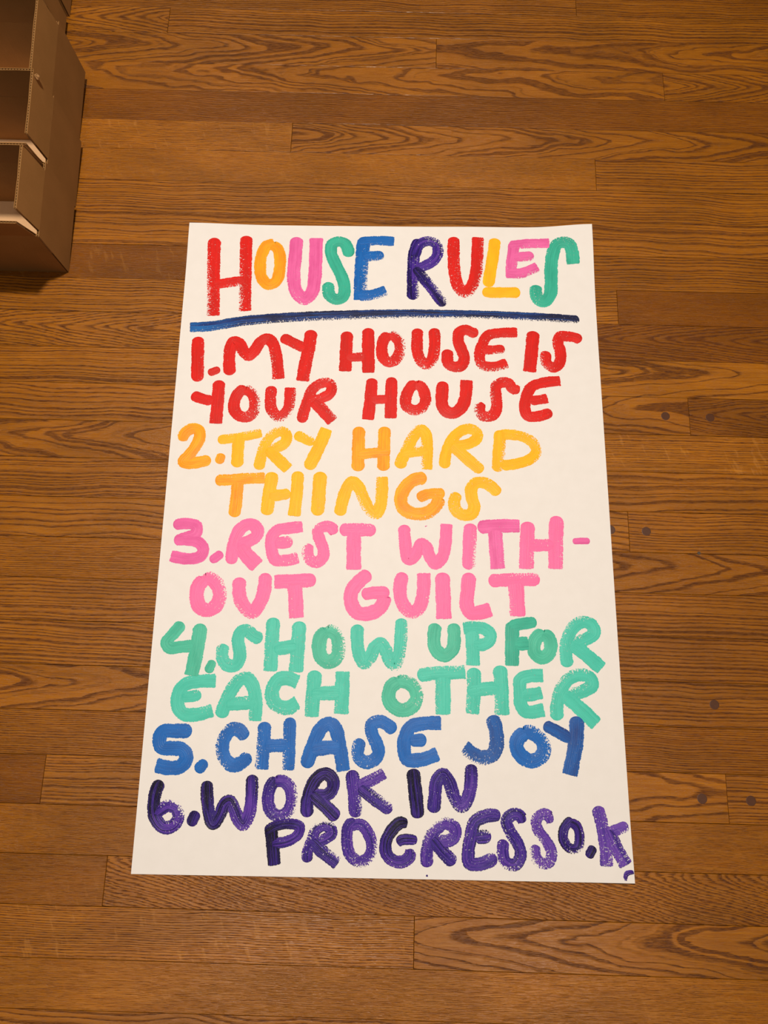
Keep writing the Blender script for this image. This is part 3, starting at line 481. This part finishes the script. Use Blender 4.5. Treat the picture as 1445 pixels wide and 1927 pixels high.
def box(loc, rz, depth, width, label, gf, gb, sr, sf, sb, crease, lean=0.0, tiltx=.145):
    r = bpy.data.objects.new('cardboard_box', None); C.objects.link(r); r.empty_display_size = .05
    r.location = loc; r.rotation_euler = (tiltx, lean, rz)
    r['label'] = label; r['category'] = 'box'; r['group'] = 'open cardboard boxes in a row'
    W, Dp = width, depth
    X, Y, Z = Vector((1, 0, 0)), Vector((0, 1, 0)), Vector((0, 0, 1))
    # walls: origin is the near right bottom corner, the box runs to -X and +Y
    panel('side_panel', (-TH, 0, 0), Y, Z, X, r, Dp, HB)
    panel('side_panel', (-W + TH, 0, 0), Y, Z, -X, r, Dp, HB)
    panel('side_panel', (-W + TH, TH, 0), X, Z, -Y, r, W - 2 * TH, HB)
    panel('side_panel', (-W + TH, Dp - TH, 0), X, Z, Y, r, W - 2 * TH, HB)
    g = .006; zc = HB + .0006
    zc = HB + crease
    panel('flap', (-TH, gf, zc), Y, Z, X, r, Dp - gf - gb, HF, slump=sr)
    panel('flap', (-W + TH, g, zc), Y, Z, -X, r, Dp - 2 * g, HF, slump=-.003)
    panel('flap', (-W + g, TH, zc), X, Z, -Y, r, W - g - .0045, HF, slump=-sf)
    panel('flap', (-W + g, Dp - TH, zc), X, Z, Y, r, W - g - .0045, HF, slump=sb)
    # closed bottom: two long flaps meeting in the middle over two short ones
    half = (Dp - 2 * TH - .001) / 2
    panel('bottom_flap', (-W + TH, TH, .0048), X, Y, Z, r, W - 2 * TH, half, INNER)
    panel('bottom_flap', (-W + TH, Dp - TH, .0048), X, -Y, Z, r, W - 2 * TH, half, INNER)
    # a loose lower flap folded under props up the far edge
    t_ = math.tan(tiltx); L = Dp * .34
    panel('bottom_flap', (-W + .012, Dp * .94, .0), X, Vector((0, -1, -.0)) + Z * -(.16), Z * -1, r, W - .05, L)
    if crease:                                   # crushed far corner of the flap, fluff standing out
        vs, fs = [], []
        n1, n2 = 14, 9
        for j in range(n2 + 1):
            for i in range(n1):
                a, b = 2 * math.pi * i / n1, math.pi * j / n2
                k = .0036 * (1 + .22 * math.sin(2 * a + 2 * b) + .15 * math.sin(3 * a - 3 * b))
                vs.append((k * math.sin(b) * math.cos(a) * .9, k * math.sin(b) * math.sin(a), k * math.cos(b) * 1.1))
        for j in range(n2):
            for i in range(n1): fs.append((j * n1 + i, (j + 1) * n1 + i, (j + 1) * n1 + (i + 1) % n1, j * n1 + (i + 1) % n1))
        mesh('crushed_corner', vs, fs, FLUTE, r, (-.0005, Dp - .010, HB + HF - .005))['label'] = 'frayed crushed corner'
    return r
BOXES = [((-0.49, 0.7265, 0), 0.0, 0.1095, 0.31, 'open brown cardboard box nearest the poster, last of the row', 0.008, 0.013, 0.006, 0.013, 0.01, 0.0), ((-0.4945, 0.8396, 0), 0.0, 0.108, 0.31, 'open brown cardboard box touching the nearest one in the row', 0.011, 0.003, 0.004, 0.006, 0.002, 0.0006), ((-0.504, 0.95, 0), 0.0, 0.128, 0.31, 'open brown cardboard box, third from the poster, cut by the frame edge', 0.001, 0.006, 0.005, 0.0, 0.002, 0.0), ((-0.55, 1.083, 0), 0.0, 0.108, 0.31, 'brown cardboard box set back behind the third one, only its lower right side showing', 0.006, 0.006, 0.005, 0.002, 0.002, 0.0), ((-0.552, 1.206, 0), 0.0, 0.108, 0.31, 'farthest brown cardboard box, just a corner showing at the top edge of the photo', 0.006, 0.006, 0.005, 0.002, 0.002, 0.0)]
for b_ in BOXES: box(*b_)
